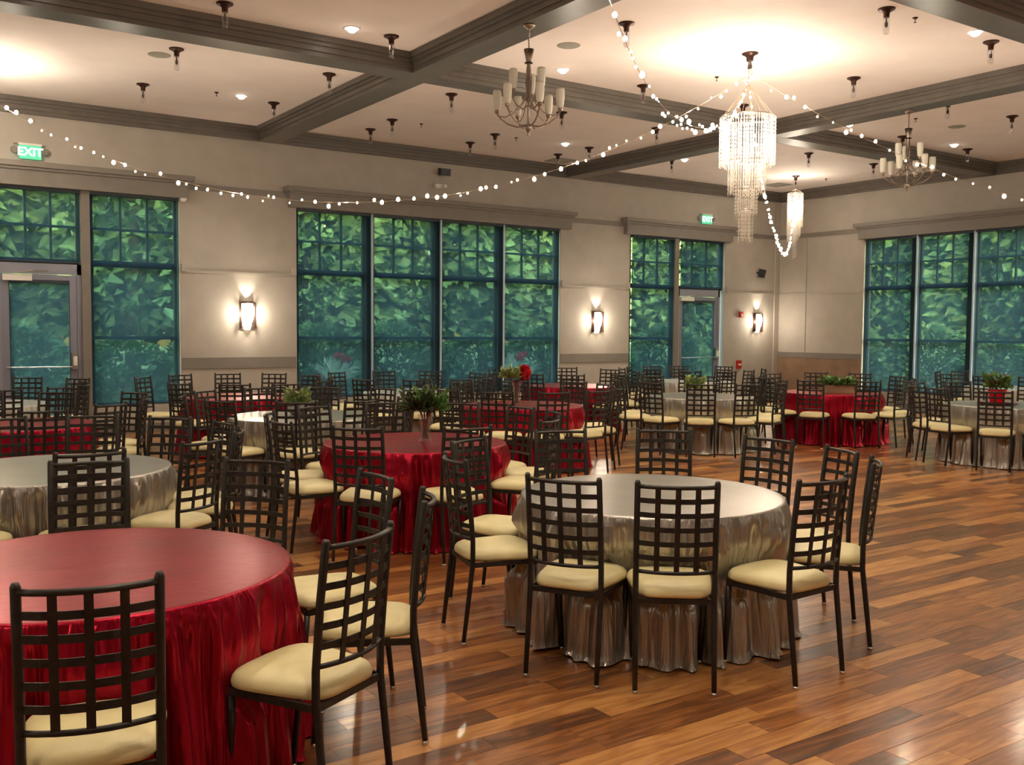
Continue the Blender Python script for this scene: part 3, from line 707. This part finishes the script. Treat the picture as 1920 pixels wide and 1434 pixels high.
for k, (px, py, lab) in enumerate(((1344,144,'left of the crystal chandelier hook'),(1716,33,'at upper right'),(968,258,'below the near metal chandelier'),(406,173,'at upper left between pendants'),(790,232,'left of the near metal chandelier'),(1717,222,'beside the far chandelier stem'),(1405,304,'behind the crystal chandelier'),(1549,335,'right of the small crystal chandelier'))):
    d = ray(px, py); P = CAMP+d*((ZC-CAMP.z)/d.z)
    o = child('sprinkler', spk, None); o.location = P; tag(o, 'small fire sprinkler head on the ceiling '+lab, 'sprinkler', 'ceiling sprinkler heads')

# ------------------------------------------------------------------ metal chandeliers
def metal_chandelier(x, y, label):
    t = empty('metal_chandelier', (x, y, ZB), 0, label, 'chandelier')
    z = lambda v: v-ZB
    MB().lathe([(.065,0),(.065,-.012),(.03,-.035),(.012,-.045)], 20).build('canopy', M['nickel'], t, True)
    b = MB()
    for k in range(8): b.lathe([(.006,z(4.82-.026*k)),(.011,z(4.81-.026*k)),(.006,z(4.80-.026*k))], 8)
    b.tube([(0,0,-.03),(0,0,z(4.60))], .004, 6); b.build('chain', M['nickel'], t)
    MB().lathe([(.020,z(4.30)),(.028,z(4.40)),(.020,z(4.46)),(.034,z(4.52)),(.055,z(4.62)),(.045,z(4.61)),(.012,z(4.60))], 14).build('flared_cup', M['nickel'], t, True)
    MB().lathe([(.022,z(4.49)),(.045,z(4.485)),(.045,z(4.475)),(.022,z(4.47))], 16).build('collar', M['bronze'], t, True)
    MB().lathe([(.010,z(3.79)),(.012,z(4.0)),(.014,z(4.08)),(.045,z(4.10)),(.020,z(4.12)),(.014,z(4.2)),(.018,z(4.45))], 12).build('column', M['nickel'], t, True)
    MB().lathe([(.004,z(3.725)),(.012,z(3.745)),(.010,z(3.76)),(.035,z(3.79)),(.052,z(3.84)),(.020,z(3.855))], 16).build('hub', M['nickel'], t, True)
    for k in range(9):
        lo = k < 6; a = radians(k*60+15) if lo else radians((k-6)*120+45)
        R, zc, h = (.335, 3.985, .20) if lo else (.17, 4.18, .20)
        if lo: pts = [(.03,z(3.835)),(.12,z(3.825)),(.22,z(3.86)),(.30,z(3.92)),(R,z(zc))]
        else: pts = [(.015,z(4.04)),(.06,z(4.0)),(.13,z(4.04)),(R,z(4.10)),(R,z(zc))]
        ar = MB().tube([(r_*cos(a), r_*sin(a), zz) for r_, zz in pts], .0085, 8).build('arm', M['nickel'], t, True)
        if lo:
            MB().tube([(r_*cos(a), r_*sin(a), z(zz)) for r_, zz in ((R,3.95),(.25,3.93),(.16,3.97),(.08,4.06),(.02,4.16),(.03,4.3),(.02,4.4))], .0055, 6).build('scroll', M['nickel'], ar, True)
        MB().lathe([(.010,z(zc-.02)),(.026,z(zc)),(.026,z(zc+.028)),(.018,z(zc+.03))], 14, R*cos(a), R*sin(a)).build('cup', M['nickel'], ar, True)
        MB().lathe([(.026,z(zc+.022)),(.038,z(zc+.05)),(.045,z(zc+.13)),(.045,z(zc+h)),(.040,z(zc+h+.025)),(.036,z(zc+h+.022)),(.040,z(zc+h-.02)),(.034,z(zc+.05))], 18, R*cos(a), R*sin(a), close=False).build('glass_shade', M['frost'], ar, True)
metal_chandelier(5.93, 8.42, 'unlit nickel chandelier with frosted glass shades, left of the crystal chandelier')
metal_chandelier(12.62, 8.46, 'farther unlit nickel chandelier behind the right-hand string lights')

# ------------------------------------------------------------------ crystal chandeliers
def strands(R, z0, z1, n, inner, q, ragged=0., slope=None):
    b = MB()
    for j in range(n):
        a = 2*pi*(j+q.uniform(-.25,.25))/n; r_ = R-(inner*(j % 2)); L0 = z0+(q.uniform(0, ragged))
        if slope: L0 += slope*(.5+.5*cos(a-2.0))
        zs = [z1]; 
        while zs[-1] > L0+.05: zs.append(zs[-1]-.045)
        zs.append(L0)
        for k in range(len(zs)-1):
            i = len(b.v); w = .0062; za, zb = zs[k], zs[k+1]; zm = (za+zb)/2; x, y = r_*cos(a), r_*sin(a)
            b.v += [(x,y,za), (x-w*sin(a), y+w*cos(a), zm), (x+w*cos(a), y+w*sin(a), zm), (x+w*sin(a), y-w*cos(a), zm), (x,y,zb)]
            b.f += [(i,i+1,i+2),(i,i+2,i+3),(i,i+3,i+1),(i+4,i+2,i+1),(i+4,i+3,i+2),(i+4,i+1,i+3)]
    return b
def crystal_big(x, y):
    q = random.Random(9); t = empty('crystal_chandelier', (x, y, ZC), 0, 'large glowing tiered crystal chandelier hung with string lights', 'chandelier'); z = lambda v: v-ZC
    child('canopy', cano, t); child('socket', sock, t)
    b = MB()
    for k in range(12): a = k*pi/6; b.tube([(.01*cos(a), .01*sin(a), z(4.72)), (.31*cos(a), .31*sin(a), z(4.335))], .0022, 5)
    b.tube([(0,0,z(5.0)),(0,0,z(4.71))], .004, 6)
    b.build('hanging_wires', M['wire'], t)
    for k, (R, zt, zb_, n, rag) in enumerate(((.335,4.33,3.72,120,.03), (.225,3.80,3.38,84,.05), (.135,3.46,3.12,56,.05), (.088,3.2,2.78,36,.10))):
        g = MB().tube([(R*cos(a*pi/12), R*sin(a*pi/12), z(zt)) for a in range(25)], .007, 6).build('tier_ring', M['chrome'], t, True)
        o = strands(R, z(zb_), z(zt), n, .035, q, rag).build('crystal_strands', M['crystal'], g); o['kind'] = 'stuff'
    light('lamp', 'POINT', (0, 0, z(4.06)), CRYS_W, WARM, .10, t)
    return t
crystal_big(9.20, 8.38)
def crystal_small(x, y, lab, watts=None):
    q = random.Random(4); t = empty('crystal_chandelier', (x, y, ZC), 0, lab, 'chandelier'); z = lambda v: v-ZC
    child('canopy', cano, t); child('socket', sock, t)
    b = MB().tube([(0,0,z(4.95)),(0,0,z(4.80))], .003, 5)
    for k in range(6): a = k*pi/3; b.tube([(0,0,z(4.82)), (.15*cos(a), .15*sin(a), z(4.72))], .002, 4)
    b.build('hanging_wires', M['wire'], t)
    for R, zt, zb_, n, sl in ((.165,4.72,3.98,64,-.35), (.12,4.5,3.78,44,-.30), (.045,4.0,3.32,14,-.05)):
        g = MB().tube([(R*cos(a*pi/8), R*sin(a*pi/8), z(zt)) for a in range(17)], .005, 6).build('tier_ring', M['chrome'], t, True)
        o = strands(R, z(zb_), z(zt), n, .02, q, .04, sl).build('crystal_strands', M['crystal'], g); o['kind'] = 'stuff'
    light('lamp', 'POINT', (0, 0, z(4.42)), watts or CRYS_SMALL_W, WARM, .07, t)
crystal_small(17.2, 14.25, 'small glowing crystal chandelier in the far corner')
crystal_small(1.25, 14.4, 'small crystal chandelier outside the frame above the left glass door', 160)
crystal_small(1.4, 2.4, 'small crystal chandelier outside the frame above the camera', CRYS_OFF_W)
crystal_small(17.2, 2.4, 'small crystal chandelier outside the frame by the near right corner', CRYS_OFF_W)

# ------------------------------------------------------------------ string lights (each hangs in a vertical plane)
bulb_me = MB().lathe([(.002,-.022),(.013,-.018),(.019,-.006),(.019,.006),(.012,.018),(.003,.023)], 8).mesh('bulb', M['bulb'], True)
def solve(A, n):
    for i in range(n):
        p = max(range(i, n), key=lambda r_: abs(A[r_][i])); A[i], A[p] = A[p], A[i]
        for j in range(n):
            if j != i:
                f = A[j][i]/A[i][i]
                for k in range(i, n+1): A[j][k] -= f*A[i][k]
    return [A[i][n]/A[i][i] for i in range(n)]
def string_light(A, B, pts, label, seed, deg=3, zend=(4.85, 4.85), bs=1.):
    A = Vector(A); B = Vector(B); d = (B-A); L = d.length; d.normalize(); nrm = Vector((-d.y, d.x))
    S = [(0., zend[0], 3.), (1., zend[1], 3.)]
    for px, py in pts:
        r_ = ray(px, py); k = nrm.dot(A)/(nrm.x*r_.x+nrm.y*r_.y); P = CAMP+r_*k; tt = (Vector((P.x, P.y))-A).dot(d)/L
        if -.05 < tt < 1.05: S.append((tt, P.z, 1.))
    n = deg+1; mtx = [[sum(w*t_**(i+j) for t_, z_, w in S) for j in range(n)]+[sum(w*z_*t_**i for t_, z_, w in S)] for i in range(n)]
    co = solve(mtx, n); zf = lambda t_: sum(c*t_**i for i, c in enumerate(co))
    t = empty('string_light', (A.x, A.y, zf(0)), 0, label, 'string light'); o0 = t.location
    P = [Vector((A.x+d.x*L*k/80, A.y+d.y*L*k/80, zf(k/80)))-Vector(o0) for k in range(81)]
    MB().tube(P, .0022, 4).build('wire', M['wire'], t)
    q = random.Random(seed); s = .05
    while s < L:
        tt = s/L; p = Vector((A.x+d.x*s, A.y+d.y*s, zf(tt)+q.uniform(-.05,.03)))-Vector(o0)
        u, v, dd = pix(p+Vector(o0))
        if dd > .5 and -80 < u < 2000 and -60 < v < 1500:
            o = child('bulb', bulb_me, t, p); k = q.choice((.55,.65,.8,1.,1.25))*bs; o.scale = (k, k, k)
        slope = abs(zf(min(1, tt+.01))-zf(max(0, tt-.01)))/(.02*L)
        s += q.uniform(.06, .24)/math.sqrt(1+slope*slope)
    for k in range(NL := 7):
        tt = (k+.5)/NL; light('lamp', 'POINT', Vector((A.x+d.x*L*tt, A.y+d.y*L*tt, zf(tt)+.01))-Vector(o0), STRING_W, WARM, .014, t)
    return t
C0 = (9.20, 8.38)
string_light(C0, (1.25, 14.4), [(0,195),(60,232),(147,272),(205,297),(248,313),(340,342),(415,357),(540,370),(620,381),(700,381),(790,373),(880,357),(960,343),(1052,314),(1142,281),(1230,240),(1300,205),(1345,187),(1380,152)], 'long string of warm bulbs sagging from crystal chandelier to upper left', 1, 4)
string_light(C0, (1.4, 2.4), [(1142,25),(1150,52),(1173,76),(1190,98),(1195,120),(1210,138),(1222,152),(1250,205),(1290,243),(1310,250),(1340,243),(1365,222)], 'string of warm bulbs looping down left of crystal chandelier, up to frame top', 2, 4, bs=.68)
string_light(C0, (17.2, 2.4), [(1448,158),(1492,186),(1549,223),(1590,245),(1650,270),(1712,303),(1790,335),(1855,357),(1908,368)], 'string of warm bulbs running from crystal chandelier to right frame edge', 3, 3)
string_light(C0, (17.2, 14.25), [(1435,345),(1437,383),(1442,407),(1450,438),(1457,455),(1470,463),(1480,450),(1487,430),(1489,400)], 'short deep loop of bulbs between large and small crystal chandeliers', 4, 4)

# ------------------------------------------------------------------ wall fittings
def sconce(x, z, lab, y=None, rz=0):
    t = empty('wall_sconce', (x, WA if y is None else y, z), rz, lab, 'lamp')
    MB().box(-.13,.13,-.02,0,-.26,.22).build('back_plate', M['nickel'], t)
    for k in (-.135, .12): MB().box(k,k+.015,-.10,-.02,-.24,.20).build('side_bar', M['bronze'], t)
    MB().lathe([(.055,-.26),(.060,-.22),(.074,-.20),(.074,-.15),(.100,-.10),(.124,.02),(.124,.10),(.095,.185)], 16, 0, -.02, pi, 2*pi, False).build('glass_shade', M['sconceglass'], t, True)
    MB().lathe([(.084,.185),(.11,.195),(.11,.205),(.084,.215)], 16, 0, -.02, pi, 2*pi, False).build('top_band', M['bronze'], t, True)
    light('lamp', 'SPOT', (0, -.07, .24), SCONCE_W*2.2, WARM, .02, t, spot_size=radians(75), spot_blend=.7).rotation_euler = (radians(180-12), 0, 0)
    light('lamp', 'SPOT', (0, -.06, -.28), SCONCE_W*.5, WARM, .02, t, spot_size=radians(50), spot_blend=.7)
    for s in (-1, 1): light('lamp', 'POINT', (s*.165, -.075, 0), SCONCE_W*.5, WARM, .03, t)
    light('lamp', 'POINT', (0, -.25, 0), SCONCE_W*2.0, WARM, .06, t)
sconce(5.63, 1.93, 'lit sconce between left window and wide central window')
sconce(13.30, 1.90, 'lit sconce between central window and far glass door window')
sconce(18.34, 1.93, 'lit sconce between far glass door and the room corner')
sconce(X0, 1.93, 'added fill sconce on the left wall, farther from camera, outside the frame', 9.5, pi/2)  # this and the next five are unseen, added to brighten the ceiling
sconce(X0, 1.93, 'added fill sconce on the left wall, nearer to camera, outside the frame', 2.5, pi/2)
sconce(3.0, 1.93, 'added fill sconce on the wall behind the camera, left one', Y0, pi)
sconce(10.0, 1.93, 'added fill sconce on the wall behind the camera, middle one', Y0, pi)
sconce(16.5, 1.93, 'added fill sconce on the wall behind the camera, right one', Y0, pi)
sconce(WB, 1.93, 'added fill sconce on the right wall, outside the frame', 1.5, -pi/2)
def text_mesh(s, size, m):
    cu = bpy.data.curves.new('txt', 'FONT'); cu.body = s; cu.size = size; cu.extrude = .002; cu.offset = .004; cu.align_x = 'CENTER'; cu.align_y = 'CENTER'
    o = bpy.data.objects.new('txt', cu); COL.objects.link(o); bpy.context.view_layer.update()
    me = bpy.data.meshes.new_from_object(o.evaluated_get(bpy.context.evaluated_depsgraph_get())); bpy.data.objects.remove(o)
    me.materials.clear(); me.materials.append(m); me.name = 'lettering'; return me
def exit_sign(x, z, lab):
    t = empty('exit_sign', (x, WA-.06, z), 0, lab, 'sign')
    MB().box(-.15,.15,-.015,.015,-.10,.10).build('panel', M['exit'], t)
    o = child('lettering', text_mesh('EXIT', .17, M['exitletter']), t, (0, -.018, 0)); o.rotation_euler = (radians(90), 0, 0)
    MB().box(-.16,.16,-.03,.06,.10,.13).build('housing', M['white'], t)
    for s in (-1, 1): MB().lathe([(.045,-.01),(.055,.0),(.045,.01)], 14).build('lamp_head', M['trim'], t).matrix_local = Matrix.Translation((s*.21, 0, .02)) @ Matrix.Rotation(pi/2, 4, 'X')
    MB().box(-.22,.22,.0,.012,.10,.125).build('bracket', M['trim'], t)
exit_sign(2.32, 4.30, 'green lit EXIT sign above the left glass door')
exit_sign(16.53, 4.28, 'green lit EXIT sign above the far glass door')
def wall_speaker(x, z, lab, rz, w=.20, h=.13):
    t = empty('wall_speaker', (x, WA, z), 0, lab, 'speaker')
    MB().box(-.02,.02,-.06,0,-.02,.02).build('bracket', M['black'], t)
    o = MB().box(-w/2,w/2,-.14,0,-h/2,h/2).build('cabinet', M['black'], t); o.location = (0, -.06, 0); o.rotation_euler = (radians(12), 0, rz)
    MB().box(-w/2+.01,w/2-.01,-.146,-.14,-h/2+.01,h/2-.01).build('grille', M['winframe'], o)
wall_speaker(9.46, 4.70, 'small black speaker box on the wall above the central window', radians(-8))
wall_speaker(18.34, 3.12, 'small black speaker on the wall above the corner sconce', radians(25), .13, .20)
t = empty('emergency_light', (9.39, WA, 4.42), 0, 'white twin-head emergency light above the central window', 'lamp')
MB().box(-.10,.10,-.05,0,-.04,.04).build('housing', M['white'], t)
for s in (-1, 1): MB().lathe([(.03,-.05),(.045,-.01),(.03,.02),(.01,.03)], 14).build('lamp_head', M['white'], t, True).matrix_local = Matrix.Translation((s*.09, -.08, 0)) @ Matrix.Rotation(-pi/2, 4, 'X')
t = empty('fire_alarm', (17.77, WA, 2.10), 0, 'red fire alarm box left of the corner sconce', 'alarm')
MB().box(-.055,.055,-.05,0,-.07,.07).build('housing', M['red'], t); MB().box(-.02,.02,-.065,-.05,-.05,.02).build('strobe', M['white'], t)
t = empty('fire_pull_box', (17.73, WA, .90), 0, 'red fire pull box low on the wall below the alarm', 'alarm')
MB().box(-.07,.07,-.05,0,-.10,.10).build('housing', M['red'], t); MB().box(-.045,.045,-.06,-.05,-.02,.02).build('pull_bar', M['white'], t)
t = empty('security_camera', (4.56, WA-.07, 3.80), 0, 'small white dome camera under the left cornice end', 'camera')
MB().lathe([(.02,-.055),(.045,-.045),(.055,-.02),(.055,0)], 16).build('dome', M['white'], t, True)
MB().lathe([(.062,-.012),(.062,0)], 16).build('base_ring', M['white'], t, True)
